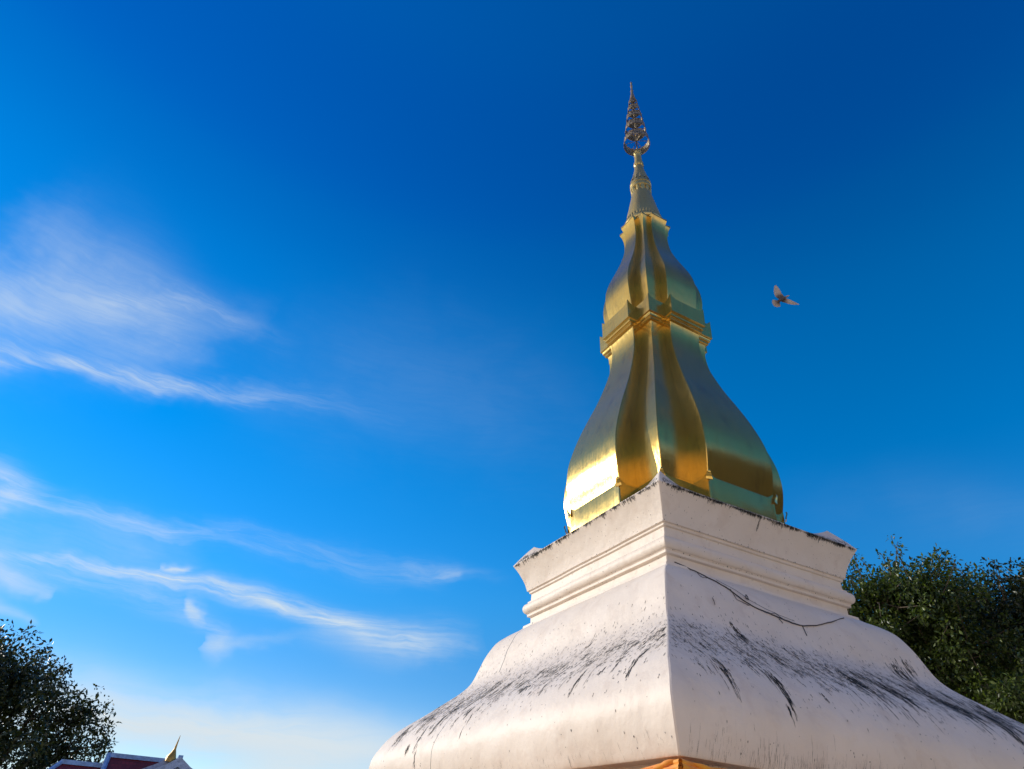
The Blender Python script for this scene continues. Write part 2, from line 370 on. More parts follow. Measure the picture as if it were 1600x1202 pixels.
def sweep(name, levels, shape, mat, parent, ch=.012, seg=6, lift=None, warp=None, cap_top=False, cap_bottom=False, sharp=28, noise=0.):
    """levels: (z, s) relative to the neck height; lift[i] = raise of the corner tips at that level"""
    V = []; n = None; meta = []; arc = 0.
    for i, (z, s) in enumerate(levels):
        c, o = shape(s)
        pts = outline(c, o, ch, seg); n = len(pts)
        if i: arc += math.hypot(z-levels[i-1][0], s-levels[i-1][1])
        for (x, y, fi, d) in pts:
            zz = z
            if lift and lift[i]:
                h, wd = lift[i]; q = max(0., 1-d/wd); zz += h*q*q
            if warp: x, y = warp(x, y, zz, s)
            if noise:
                from mathutils import noise as mn
                v = mn.noise(Vector((x*.8, y*.8, zz*.9)))*noise + mn.noise(Vector((x*3, y*3, zz*3)))*noise*.3
                L = math.hypot(x, y); x += x/L*v; y += y/L*v
            V.append((x, y, zz+Z0)); meta.append((x, y, fi, arc))
    F = []
    for i in range(len(levels)-1):
        for k in range(n):
            F.append((i*n+k, i*n+(k+1) % n, (i+1)*n+(k+1) % n, (i+1)*n+k))
    up = levels[-1][0] >= levels[0][0]
    if not up: F = [f[::-1] for f in F]
    nF = len(F)
    if cap_top: F.append(tuple((len(levels)-1)*n+k for k in range(n)) if up else tuple(range(n))[::-1])
    if cap_bottom: F.append(tuple(range(n))[::-1] if up else tuple((len(levels)-1)*n+k for k in range(n)))
    me = bpy.data.meshes.new(name); me.from_pydata(V, [], F); me.update()
    uv = me.uv_layers.new(name='UVMap')
    for p in me.polygons:
        horiz = abs(p.normal.x) >= abs(p.normal.y)
        for li in p.loop_indices:
            x, y, fi, a = meta[me.loops[li].vertex_index]
            if horiz: u = y + (200 if p.normal.x > 0 else 0)
            else: u = x + 100 + (200 if p.normal.y > 0 else 0)
            uv.data[li].uv = (u, a)
        p.use_smooth = True
    me.set_sharp_from_angle(angle=math.radians(sharp))
    return link(name, me, mat, parent)

# ------------------------------------------------------------------ the stupa
stupa = tag(empty('stupa'), 'tall white stupa topped by a ribbed gold bell spire', 'stupa')

# near corner of the hand-plastered bell is slightly out of square
def corner_warp(x, y, z, s):
    d = math.hypot(x+s, y+s)
    k = max(0., 1-d/2.6)
    a = min(1., max(0., (-z-1.3)/1.5))*.11 + min(1., max(0., (-z-3.0)/.7))*.03
    return x + a*k*.7071, y - a*k*.7071

bellp = [(.02, 2.50), (.0, 2.56), (-.03, 2.575), (-.035, 2.65)] + \
    spline([(-.09, 2.66), (-.15, 2.74), (-.27, 2.93), (-.42, 3.10), (-.6, 3.21), (-.8, 3.30), (-1.0, 3.37), (-1.2, 3.44), (-1.35, 3.51), (-1.48, 3.61),
            (-1.62, 3.76), (-1.79, 3.97), (-2.05, 4.29), (-2.3, 4.62), (-2.47, 4.80), (-2.64, 4.93), (-2.87, 5.06), (-3.1, 5.12), (-3.35, 5.10), (-3.56, 5.03), (-3.66, 4.98)], 4) + \
    [(-3.675, 4.965), (-3.68, 4.72), (-3.95, 4.70)]
bell = sweep('bell_shaped_base', bellp, square, M_BELL, stupa, ch=.018, seg=40, warp=corner_warp, noise=.024, sharp=32)
plinth = [(-3.93, 4.74), (-4.35, 4.74), (-4.36, 4.86), (-4.5, 4.86)] + [(-4.52+.0, 5.0), (-4.75, 5.06), (-4.98, 5.0)] + \
    [(-5.0, 5.12), (-5.35, 5.12), (-5.36, 5.3), (-5.8, 5.3), (-5.81, 5.55), (-6.15, 5.55), (-6.16, 5.85), (-6.5, 5.85)]
sweep('stepped_plinth', plinth, square, M_WHITE, stupa, ch=.02, seg=4)

tor = [(.26+.12-.12*math.cos(t), 2.60+.075*math.sin(t)) for t in [math.pi*k/10 for k in range(11)]]
cornp = [(.0, 2.52), (.17, 2.522), (.187, 2.585), (.236, 2.587), (.25, 2.60)] + tor + [(.503, 2.584), (.55, 2.584), (.564, 2.528), (.744, 2.521), (.76, 2.56), (.81, 2.565)] + \
    spline([(.82, 2.605), (.90, 2.622), (1.05, 2.665), (1.23, 2.737), (1.36, 2.80), (1.485, 2.875)], 4)
nl = len(cornp)
cornp += [(1.50, 2.872), (1.60, 2.74), (1.68, 2.60), (1.73, 2.50), (1.76, 2.40), (1.70, 2.20)]
lf = [None]*(nl) + [(.0, .5), (.09, .8), (.19, .9), (.26, .95), (.18, .8), (0., .5)]
corn = sweep('moulded_cornice', cornp, square, M_CORN, stupa, ch=.014, seg=34, lift=lf, noise=.016, cap_top=True)

RD = redent(.42, .79)
band = sweep('plinth_band', [(1.60, 2.37), (2.37, 2.385), (2.40, 2.375), (2.40, 2.34)], RD, M_GOLD, stupa, ch=.02, seg=10,
             lift=[None, (.16, .22), (.16, .22), (.10, .2)])
lowp = spline([(2.30, 2.345), (2.55, 2.385), (2.8, 2.43), (3.1, 2.465), (3.4, 2.462), (3.75, 2.42), (4.2, 2.30), (4.7, 2.13), (5.2, 1.93), (5.7, 1.72), (6.2, 1.54), (6.7, 1.385),
               (7.1, 1.29), (7.5, 1.25), (7.8, 1.27), (8.02, 1.32)], 5)
gl = sweep('lower_bell', lowp, RD, M_GOLD, stupa, ch=.016, seg=6, cap_bottom=True)
midp = [(7.93, 1.30), (7.95, 1.37), (8.02, 1.37), (8.035, 1.385), (8.04, 1.425), (8.12, 1.43), (8.14, 1.445), (8.15, 1.49), (8.30, 1.49), (8.66, 1.495), (8.67, 1.48), (8.64, 1.30), (8.6, 1.1)]
sweep('gold_cornice', midp, RD, M_GOLD, stupa, ch=.010, seg=12, lift=[None]*9+[(.15, .22), (.15, .22), (.02, .2), None], cap_bottom=True, cap_top=True)
upp = spline([(8.48, 1.22), (8.7, 1.25), (8.95, 1.295), (9.3, 1.345), (9.65, 1.375), (10.04, 1.35), (10.4, 1.265), (10.8, 1.12), (11.2, .965), (11.6, .83), (11.95, .74), (12.3, .68), (12.6, .655),
              (12.85, .67), (13.05, .71), (13.22, .77)], 5)
sweep('upper_bell', upp, RD, M_GOLD, stupa, ch=.012, seg=6)
sweep('bell_cap', [(13.15, .70), (13.225, .775), (13.26, .775), (13.30, .72), (13.42, .60)], RD, M_GOLD, stupa, ch=.010, seg=4, lift=[None, None, (.06, .2), (.03, .2), None], cap_top=True)

# curled leaf finials on the corners of the gold plinth band
def curl(x, y, ax, ay, h=.34):
    b = MB(); n = 7; L = math.hypot(ax, ay); ax, ay = ax/L, ay/L; tx, ty = -ay, ax
    V = []; F = []
    for i in range(n):
        t = i/(n-1); wdt = .075*(1-t)**.8+.006; out = .03+.09*t**1.6 - (.05*max(0, t-.75)/.25); z = 2.30+h*t
        for sx in (-1, 1):
            for dp in (0, .028):
                V.append((x+ax*(out+dp-.02)+tx*wdt*sx, y+ay*(out+dp-.02)+ty*wdt*sx, z+Z0))
    for i in range(n-1):
        a = i*4; c = a+4
        F += [(a, a+2, c+2, c), (a+1, c+1, c+3, a+3), (a, c, c+1, a+1), (a+2, a+3, c+3, c+2)]
    e = (n-1)*4; F += [(0, 1, 3, 2), (e, e+2, e+3, e+1)]
    b.add(V, F); return b.build('corner_leaf', M_GOLD, stupa, 40)
cs, oo = RD(2.375)
for (x, y), o_ in zip(cs, oo):
    if o_: curl(x, y, x*1. if abs(x) > abs(y)*.6 else x, y, .22)

# round spire
sp = MB()
sp.lathe([(z+Z0, r) for z, r in [(13.36, .50), (13.38, .66), (13.44, .69), (13.52, .69), (13.56, .665), (13.60, .61), (13.75, .60), (14.0, .575), (14.34, .505), (14.62, .455), (14.86, .405), (15.1, .365), (15.22, .345),
                 (15.25, .30), (15.40, .29)]], 56)
sp.lathe([(z+Z0, r) for z, r in [(15.38, .25), (15.43, .33), (15.47, .375), (15.58, .385), (15.64, .37), (15.66, .385), (15.78, .38), (15.84, .35), (15.9, .335), (16.05, .30), (16.34, .245), (16.6, .19), (16.86, .155),
                 (16.90, .178), (16.98, .185), (17.06, .178), (17.09, .15), (17.35, .135), (17.60, .122), (17.64, .145), (17.72, .152), (17.78, .14), (17.82, .06)]], 48)
spire = sp.build('spire', M_GOLD2, stupa, 35)
def petals(name, z, r0, r1, n, h, wdt, par, up=1, thick=.03):
    b = MB()
    for k in range(n):
        a = 2*math.pi*k/n; c, s_ = math.cos(a), math.sin(a)
        def P(rr, tt, zz): return (rr*c - tt*s_, rr*s_ + tt*c, zz+Z0)
        V = []
        for t, ww in ((0, .8), (.35, 1.), (.7, .6), (1., .04)):
            rr = r0+(r1-r0)*t; zz = z+up*h*t
            V += [P(rr, -wdt*ww, zz), P(rr+thick*(1-t*.3), 0, zz), P(rr, wdt*ww, zz)]
        F = []
        for i in range(3):
            q = i*3; F += [(q, q+1, q+4, q+3), (q+1, q+2, q+5, q+4), (q+2, q, q+3, q+5)]
        b.add(V, F)
    return b.build(name, M_GOLD2, par)
petals('petal_band', 13.60, .60, .545, 18, .42, .085, spire)
petals('petal_band', 13.62, .61, .60, 36, .18, .04, spire)
petals('petal_band', 15.86, .345, .27, 14, .32, .06, spire)
petals('petal_band', 15.42, .35, .335, 12, .34, .07, spire, up=-1, thick=.035)
petals('petal_band', 16.88, .165, .16, 10, .16, .035, spire)
petals('petal_band', 17.62, .14, .15, 10, .12, .03, spire)

# tiered crown of openwork rings
crown = None
rod = MB(); rod.tube([(0, 0, 17.7+Z0), (0, 0, 21.5+Z0)], .026, 8)
crown = rod.build('tiered_crown', M_BRONZE, stupa, 40)
tiers = [(18.45, .50, .36), (19.30, .405, .34), (20.02, .325, .31), (20.62, .245, .26), (21.12, .185, .22), (21.42, .12, .12)]
for zc, r, h in tiers:
    b = MB(); n = 40; th = .014
    z0, z1 = zc-h/2+Z0, zc+h/2+Z0
    b.lathe([(z0, r-th), (z0, r+.008), (z0+.03, r+.008), (z0+.035, r), (z1-.035, r*.93), (z1-.03, r*.93+.008), (z1, r*.93+.008), (z1, r*.93-th), (z0, r-th)], n)
    # scalloped leaf fringe standing on the ring
    for k in range(n//2):
        a = 2*math.pi*k/(n//2); rr = r*.93
        c, s_ = math.cos(a), math.sin(a); c1, s1 = math.cos(a+.12), math.sin(a+.12); c0, s0 = math.cos(a-.12), math.sin(a-.12)
        V = [(rr*c0, rr*s0, z1), (rr*c1, rr*s1, z1), (rr*.97*c, rr*.97*s_, z1+.07), ((rr-th)*c0, (rr-th)*s0, z1), ((rr-th)*c1, (rr-th)*s1, z1)]
        b.add(V, [(0, 1, 2), (4, 3, 2), (0, 2, 3), (1, 4, 2)])
    ring = b.build('crown_ring', M_BRONZE, crown, 35)
for zc, r, h in tiers:
    b = MB()
    for k in range(6):
        a = math.pi/3*k+.3
        b.tube([(0, 0, zc+Z0+h*.25), (r*.95*math.cos(a), r*.95*math.sin(a), zc+Z0-h*.15)], .012, 5)
    b.build('ring_spokes', M_BRONZE, crown, 40)
fin = MB()
fin.lathe([(z+Z0, r) for z, r in [(21.40, .02), (21.44, .10), (21.50, .105), (21.56, .075), (21.7, .085), (21.8, .06), (22.0, .05), (22.1, .058), (22.16, .04), (22.35, .035), (22.42, .05), (22.50, .036), (22.62, .03), (22.68, .042), (22.74, .03), (22.80, .004)]], 16)
fin.build('finial', gold_mat('gold_finial', .35, (.75, .5, .22)), crown, 40)

# black lichen: dry-brush strokes growing down the slope of the bell and under the lip
M_LICHEN = simple('black_lichen', (.022, .023, .021), .9, 0, .4, 20., .1)
def grow(obj, levels, i0, items, warp=None):
    """append lichen strokes to a swept mesh. items: (face, u, arc, length, width)"""
    arcs = [0.]
    for a, b_ in zip(levels[:-1], levels[1:]): arcs.append(arcs[-1]+math.hypot(b_[0]-a[0], b_[1]-a[1]))
    zz = [l[0] for l in levels]; ss = [l[1] for l in levels]
    tree_ = BVHTree.FromPolygons([v.co for v in obj.data.vertices], [tuple(p.vertices) for p in obj.data.polygons])
    rnd = random.Random(77); V = []; F = []
    broken = []
    for face, u, a, L, wd in items:
        if L < .11: broken.append((face, u, a, L, wd)); continue
        p = -L/2
        while p < L/2:                      # a dry brush skips: pieces with gaps, each shifted a little
            l = rnd.uniform(.035, .17)*(1 if rnd.random() < .8 else 2)
            broken.append((face, u+rnd.gauss(0, wd*.55), a+p+l/2, l, wd*rnd.uniform(.35, 1.15)))
            p += l*rnd.uniform(.55, 1.5)
    for face, u, a, L, wd in broken:
        n = 3 if L < .06 else (6 if L < .3 else 9)
        drift = rnd.uniform(-.10, .10)*L; ph = rnd.uniform(0, 6)
        rows = []
        for k in range(n):
            t = k/(n-1); aa = a+L*(t-.5)
            if aa < arcs[0] or aa > arcs[-1]: break
            z = float(np.interp(aa, arcs, zz)); s_ = float(np.interp(aa, arcs, ss))
            prof = (math.sin(math.pi*min(1, max(0, .08+.84*t)))**.6)*(.35+.95*rnd.random())
            uu = u+drift*t+.006*math.sin(ph+t*7)*min(1, L*4); h = wd*prof*.5
            row = []
            for sg in (-1, 1):
                q = uu+sg*h
                if abs(q) > s_-.012: break
                x, y = (-s_, q) if face == 'L' else (q, -s_)
                if warp: x, y = warp(x, y, z, s_)
                loc, nor, _, _ = tree_.find_nearest(Vector((x, y, z+Z0)))
                row.append(loc+nor*.004)
            if len(row) < 2: break
            rows.append(row)
        if len(rows) < 2: continue
        b0 = len(V)
        for r in rows: V += [tuple(p) for p in r]
        for k in range(len(rows)-1): F.append((b0+2*k, b0+2*k+1, b0+2*k+3, b0+2*k+2))
    me = obj.data; bm = bmesh.new(); bm.from_mesh(me)
    vs = [bm.verts.new(v) for v in V]
    for f in F:
        nf = bm.faces.new([vs[i] for i in f]); nf.material_index = 1; nf.smooth = True
    bm.to_mesh(me); bm.free(); me.materials.append(M_LICHEN)
def on_bell(px, py):
    d = (FW + RT*((px-800)/FPX) - UP*((py-601)/FPX)).normalized()
    return bvb.ray_cast(CAM, d)[0]
bvb = BVHTree.FromPolygons([v.co for v in bell.data.vertices], [tuple(p.vertices) for p in bell.data.polygons])
barc = [0.]
for a, b_ in zip(bellp[:-1], bellp[1:]): barc.append(barc[-1]+math.hypot(b_[0]-a[0], b_[1]-a[1]))
def arc_z(z): return float(np.interp(-z, [-l[0] for l in bellp], barc))
def items_bell():
    rnd = random.Random(9); it = []
    A0, A1 = arc_z(-1.45), arc_z(-2.6)
    def clump(f, u, a, n, su, sa, lmin, lmax, wmin, wmax):
        for _ in range(n):
            L = rnd.uniform(lmin, lmax)*rnd.choice((.4, .6, 1, 1)); it.append((f, u+rnd.gauss(0, su), a+rnd.gauss(0, sa), L, rnd.uniform(wmin, wmax)))
    for f, nc, core in (('L', 190, .26), ('R', 190, .30)):
        for _ in range(nc):
            u = rnd.uniform(-4.6, 4.2); far_ = (u+4.6)/8.8
            mid = arc_z(-1.78 - (.22*far_ if f == 'L' else .10*far_))
            a = mid+rnd.gauss(0, core) + (rnd.random()**2)*.75
            dense = (.5+.9*far_) if f == 'L' else (.45+1.05*far_)
            clump(f, u, a, int(rnd.uniform(3, 12)*dense), rnd.uniform(.03, .14), rnd.uniform(.04, .16), .03, rnd.choice((.12, .2, .34, .45)), .007, .027 if f == 'L' else .022)
        # fine speckle that fades away from the band
        for _ in range(3000):
            u = rnd.uniform(-5, 4.6); a = arc_z(-1.8)+rnd.gauss(0, .5)+rnd.random()*.3
            it.append((f, u, a, rnd.uniform(.015, .07), rnd.uniform(.006, .014)))
        for _ in range(260):
            it.append((f, rnd.uniform(-5, 5), rnd.uniform(.2, 5.2), rnd.uniform(.012, .035), rnd.uniform(.008, .018)))
        # grime hanging above the bottom edge
        for _ in range(90 if f == 'L' else 420):
            u = rnd.uniform(-4.9, 1.5); a = barc[-4]-abs(rnd.gauss(0, .15))-.02
            it.append((f, u, a, rnd.uniform(.03, .24)*(.6 if f == 'L' else 1), rnd.uniform(.0012, .0035)))
    # the larger runs one can pick out
    for px, py, n, su, L, wd in ((990, 1034, 14, .035, .34, .02), (1003, 1022, 8, .02, .3, .02), (900, 1068, 7, .02, .30, .016), (938, 1050, 8, .03, .12, .02), (970, 1030, 8, .03, .12, .02), (690, 1125, 12, .05, .4, .02), (650, 1135, 9, .04, .4, .02),
                             (636, 1172, 16, .03, .16, .022), (735, 1110, 22, .08, .28, .02), (795, 1070, 14, .05, .4, .02), (815, 1078, 22, .08, .2, .022), (655, 1155, 8, .02, .35, .016), (1035, 985, 14, .06, .14, .02),
                             (1120, 1036, 12, .03, .30, .016), (1130, 1052, 20, .04, .22, .02), (1142, 1070, 5, .015, .22, .012), (1160, 998, 26, .07, .32, .022), (1150, 985, 12, .06, .3, .02), (1208, 1060, 26, .06, .26, .022), (1222, 1075, 16, .04, .3, .02),
                             (1231, 1094, 12, .02, .30, .018), (1233, 1112, 10, .012, .14, .018), (1290, 1092, 12, .014, .12, .022), (1284, 1072, 8, .03, .2, .014), (1240, 1048, 12, .06, .3, .018), (1330, 1062, 26, .08, .45, .026), (1410, 1055, 30, .12, .5, .028),
                             (1450, 1085, 40, .16, .6, .032), (1400, 1085, 34, .14, .5, .028), (1350, 1075, 26, .12, .4, .026), (1500, 1110, 40, .16, .6, .032), (1540, 1120, 34, .16, .6, .03), (1570, 1130, 30, .12, .6, .03), (1585, 1150, 24, .06, .4, .028), (1560, 1130, 20, .06, .5, .02), (1420, 1045, 20, .08, .3, .024)):
        p = on_bell(px, py)
        if p is None: continue
        z = p.z-Z0; f = 'L' if abs(p.x) >= abs(p.y) else 'R'; u = p.y if f == 'L' else p.x
        clump(f, u, arc_z(z), n, su, L*.28, L*.4, L, wd*.5, wd*1.15)
    return it
def items_corn():
    rnd = random.Random(4); it = []
    arcs = [0.]
    for a, b_ in zip(cornp[:-1], cornp[1:]): arcs.append(arcs[-1]+math.hypot(b_[0]-a[0], b_[1]-a[1]))
    lip = arcs[nl-1]
    for f, nc in (('L', 50), ('R', 95)):
        for _ in range(nc):
            u = rnd.uniform(-2.8, 2.7); big = rnd.random()**2
            for _ in range(int(rnd.uniform(4, 26))):
                L = rnd.uniform(.02, .06+.10*big)
                it.append((f, u+rnd.gauss(0, .07), lip-.004-L*.5*rnd.random(), L, rnd.uniform(.005, .016)))
        for _ in range(900 if f == 'L' else 650):     # dirty sloping top
            it.append((f, rnd.uniform(-2.75, 2.7), lip+rnd.uniform(.02, .34), rnd.uniform(.02, .14), rnd.uniform(.006, .024)))
        for _ in range(170):                          # scattered specks
            it.append((f, rnd.uniform(-2.8, 2.7), rnd.uniform(.1, lip), rnd.uniform(.008, .03), rnd.uniform(.006, .012)))
        for zg in (.505, .255, .825):                  # dirt caught in the grooves
            a0 = float(np.interp(zg, [l[0] for l in cornp[:nl]], arcs[:nl]))
            for _ in range(14 if f == 'L' else 45):
                it.append((f, rnd.uniform(-2.5, 2.5), a0+rnd.uniform(-.012, .012), rnd.uniform(.006, .016), rnd.uniform(.01, .035)))
        it.append(('R', -.15, lip-.2, .16, .02)); it.append(('R', -.16, lip-.28, .12, .014))
    return it
bpy.context.view_layer.update()
grow(bell, bellp, 0, items_bell(), corner_warp)
grow(corn, cornp, 0, items_corn())

# dry vine hanging on the shaded face
bpy.context.view_layer.update()
bv = BVHTree.FromPolygons([v.co for v in bell.data.vertices], [tuple(p.vertices) for p in bell.data.polygons])
bv2 = BVHTree.FromPolygons([v.co for v in corn.data.vertices], [tuple(p.vertices) for p in corn.data.polygons])
def on_face(px, py, off=.02):
    d = (FW + RT*((px-800)/FPX) - UP*((py-601)/FPX)).normalized()
    best = None
    for t in (bv, bv2):
        h = t.ray_cast(CAM, d)
        if h[0] is not None and (best is None or h[3] < best[3]): best = h
    return None if best is None else best[0] + best[1]*off
cp = [(1053, 879), (1078, 890), (1100, 901), (1118, 910), (1140, 923), (1155, 935), (1170, 945), (1190, 955), (1205, 961), (1220, 968), (1236, 974), (1255, 979), (1275, 978), (1298, 973), (1318, 967), (1335, 963)]
def wire(b, pts, r, off=.02, jit=.0):
    P = [on_face(x, y, off) for x, y in pts]; P = [p for p in P if p is not None]
    S = spline([tuple(p) for p in P], 1)
    Q = []
    for i in range(len(P)-1):
        for k in range(3):
            q = P[i].lerp(P[i+1], k/3); Q.append(q+Vector([random.uniform(-jit, jit) for _ in range(3)]))
    Q.append(P[-1])
    b.tube(Q, r, 6)
random.seed(5)
b = MB()
wire(b, cp, .0105, .018, .006)
wire(b, [(1140, 921), (1150, 937), (1162, 943), (1170, 947)], .005, .014, .004)
wire(b, [(1118, 908), (1150, 925), (1172, 941), (1195, 953), (1215, 962), (1240, 972)], .0035, .026, .006)
wire(b, [(1190, 955), (1202, 960), (1210, 959), (1222, 968)], .005, .02, .004)
wire(b, [(1253, 979), (1256, 985), (1260, 994)], .007, .014, .003)
wire(b, [(1164, 931), (1167, 935), (1168, 939), (1164, 937), (1164, 931)], .008, .03, .002)
wire(b, [(1085, 893), (1095, 903), (1104, 905)], .006, .02, .004)
wire(b, [(1216, 968), (1220, 972), (1222, 975)], .007, .02, .002)
wire(b, [(1112, 935), (1116, 946)], .006, .02, .003)
dry = simple('dry_vine', (.06, .05, .045), .8)
vine = b.build('dry_vine', dry, None, 60)
tag(vine, 'thin dark dry vine sagging across the shaded white face below the cornice', 'vine')

# ------------------------------------------------------------------ saffron sash tied under the bell
M_CLOTH, gc, bs = newmat('saffron_cloth')
ob = gc.n.new('ShaderNodeTexCoord').outputs['Object']
cx = gc.mix(gc.mr(gc.noise(ob, 6., 4.), .3, .7), (.80, .24, .006), (.88, .38, .012))
gc.l.new(cx, bs.inputs['Base Color']); bs.inputs['Roughness'].default_value = .65
bs.inputs['Sheen Weight'].default_value = .3
bump(gc, bs, gc.noise(ob, 60., 3.), .15, .005)
def sash():
    rnd = random.Random(3)
    # rope-like pleated strands running round the four sides, sagging between the corners
    b = MB(); s = 4.96
    for j in range(9):
        pts = []; rad = []
        zoff = -3.735-.05*j; amp = .068+.03*rnd.random(); ph = rnd.random()*6
        for side in range(4):
            n = 26
            for k in range(n):
                t = k/n; d = min(t, 1-t)*2*s
                q = s + .035*math.sin(j*2.1+t*20+ph) + .02*(j % 3)
                x, y = -q+2*q*t, -q
                for _ in range(side): x, y = -y, x
                dz = -amp*(1-math.exp(-d*1.6))*(1+j*.3) + .02*math.sin(9*t*6.28+ph)
                if side in (0, 3): x, y = corner_warp(x, y, zoff, q)
                pts.append(Vector((x, y, zoff+dz+Z0))); rad.append(.034+.014*math.sin(t*31+j))
        pts.append(pts[0]); rad.append(rad[0])
        b.tube(pts, rad, 8, cap=False)
    # loose tucked folds crossing at the near corner
    for j in range(8):
        t0 = .25+.12*j
        p0 = Vector((-s-.05, -s+t0, -3.76-.03*j+Z0)); p1 = Vector((-s-.03, -s-.03, -3.685-.012*j+Z0)); p2 = Vector((-s+.5+.1*j, -s-.06, -3.80-.03*j+Z0))
        P = [(1-t)**2*p0+2*t*(1-t)*(p1*1.0)+t*t*p2 for t in [k/10 for k in range(11)]]
        P = [Vector((*corner_warp(q.x, q.y, -3.8, s), q.z)) for q in P]
        b.tube(P, [.022+.012*math.sin(k*.9+j) for k in range(11)], 7)
    o = b.build('saffron_sash', M_CLOTH, None, 60)
    return o
tag(sash(), 'orange saffron cloth sash wound round the stupa under its white bell', 'sash')

# ------------------------------------------------------------------ temple hall far behind, lower left
M_TILE, gt, bs = newmat('red_roof_tiles')
ob = gt.n.new('ShaderNodeTexCoord').outputs['Object']
bt = gt.n.new('ShaderNodeTexBrick'); gt.l.new(ob, bt.inputs['Vector']); bt.inputs['Scale'].default_value = 1.
bt.inputs['Brick Width'].default_value = .25; bt.inputs['Row Height'].default_value = .22; bt.inputs['Mortar Size'].default_value = .015
bt.inputs['Color1'].default_value = (.17, .025, .03, 1); bt.inputs['Color2'].default_value = (.12, .018, .022, 1); bt.inputs['Mortar'].default_value = (.07, .015, .015, 1)
gt.l.new(bt.outputs[0], bs.inputs['Base Color']); bs.inputs['Roughness'].default_value = .45
M_TRIM = simple('pale_blue_trim', (.17, .33, .62), .5)
M_TRIMW = simple('blue_grey_gable', (.24, .33, .50), .5)
M_WALLH = simple('hall_wall', (.7, .66, .6), .7)
M_RAFT = simple('dark_soffit', (.05, .06, .10), .7)
M_CHOFA = simple('gilded_horn', (.40, .25, .06), .45, .5)

D_H = 62.
hall_c = at(230, 1190, D_H); azv = (hall_c-CAM); azv.z = 0; azv.normalize()
ang = math.atan2(azv.y, azv.x) - math.pi/2
hall = empty('temple_hall', (hall_c.x, hall_c.y, 0), ang)
tag(hall, 'temple hall with red tiled roof and pale blue trim beside the left tree', 'temple hall')
HM = Matrix.Translation(hall.location) @ Matrix.Rotation(ang, 4, 'Z'); HI = HM.inverted()
def H(px, py, dd=0.):
    """point of the hall in its own frame: sight line met with the plane at depth dd"""
    d = FW + RT*((px-800)/FPX) - UP*((py-601)/FPX)
    o = HI @ CAM; dl = HI.to_3x3() @ d
    t = (dd - o.y)/dl.y
    return o + dl*t
def slab(b, A, B, C, D, th):
    """quad with thickness th downwards"""
    q = [Vector(p) for p in (A, B, C, D)]; lo = [p - Vector((0, 0, th)) for p in q]
    b.add(q+lo, [(0, 1, 2, 3), (7, 6, 5, 4), (0, 4, 5, 1), (1, 5, 6, 2), (2, 6, 7, 3), (3, 7, 4, 0)])
# ridge along local x. lower wing, main roof, cross gable
r0 = H(97, 1191); r1 = H(172, 1200); r2 = H(171, 1181); r3 = H(262, 1191)
zN = (r0.z+r1.z)/2; zM = (r2.z+r3.z)/2
HALLW = 5.0
def wing(x0, x1, z, ax, overh, hip=False, name='roof'):
    b = MB()
    # curved two-pitch roof on each side of the ridge
    prof = [(0, 0), (1.6, -1.75), (3.4, -3.0), (5.4, -3.9)]
    for sgn in (-1, 1):
        for (a0, h0), (a1, h1) in zip(prof[:-1], prof[1:]):
            xa0 = x0-(-a0 if hip else 0)*-1 if hip else x0
            L0 = x0-(a0*.9 if hip else 0); L1 = x0-(a1*.9 if hip else 0)
            slab(b, (L0, sgn*a0, z+h0), (x1, sgn*a0, z+h0), (x1, sgn*a1, z+h1), (L1, sgn*a1, z+h1), .12)
    if hip:
        for (a0, h0), (a1, h1) in zip(prof[:-1], prof[1:]):
            slab(b, (x0-a0*.9, a0, z+h0), (x0-a0*.9, -a0, z+h0), (x0-a1*.9, -a1, z+h1), (x0-a1*.9, a1, z+h1), .12)
    rf = b.build('roof', M_TILE, hall)
    t = MB(); t.box(((x0+x1)/2, 0, z+.06), ((x1-x0)/2+.1, .16, .14))
    t.build('ridge_cap', M_TRIM, rf)
    if hip:
        for sgn in (-1, 1):
            t = MB()
            for (a0, h0), (a1, h1) in zip(prof[:-1], prof[1:]):
                t.tube([(x0-a0*.9, sgn*a0, z+h0+.06), (x0-a1*.9, sgn*a1, z+h1+.06)], .15, 6)
            t.build('hip_cap', M_TRIM, rf)
    else:
        for sgn in (-1, 1):
            t = MB()
            for (a0, h0), (a1, h1) in zip(prof[:-1], prof[1:]):
                t.tube([(x0-.05, sgn*a0, z+h0+.1), (x0-.05, sgn*a1, z+h1+.1)], .17, 6)
            t.build('barge_board', M_TRIM, rf)
    return rf
xN0 = r0.x; xM0 = r2.x; gx = H(281, 1183, -5).x
wing(xN0, xM0-.02, zN, 0, 0, hip=True)
wing(xM0, gx+.4, zM, 0, 0)
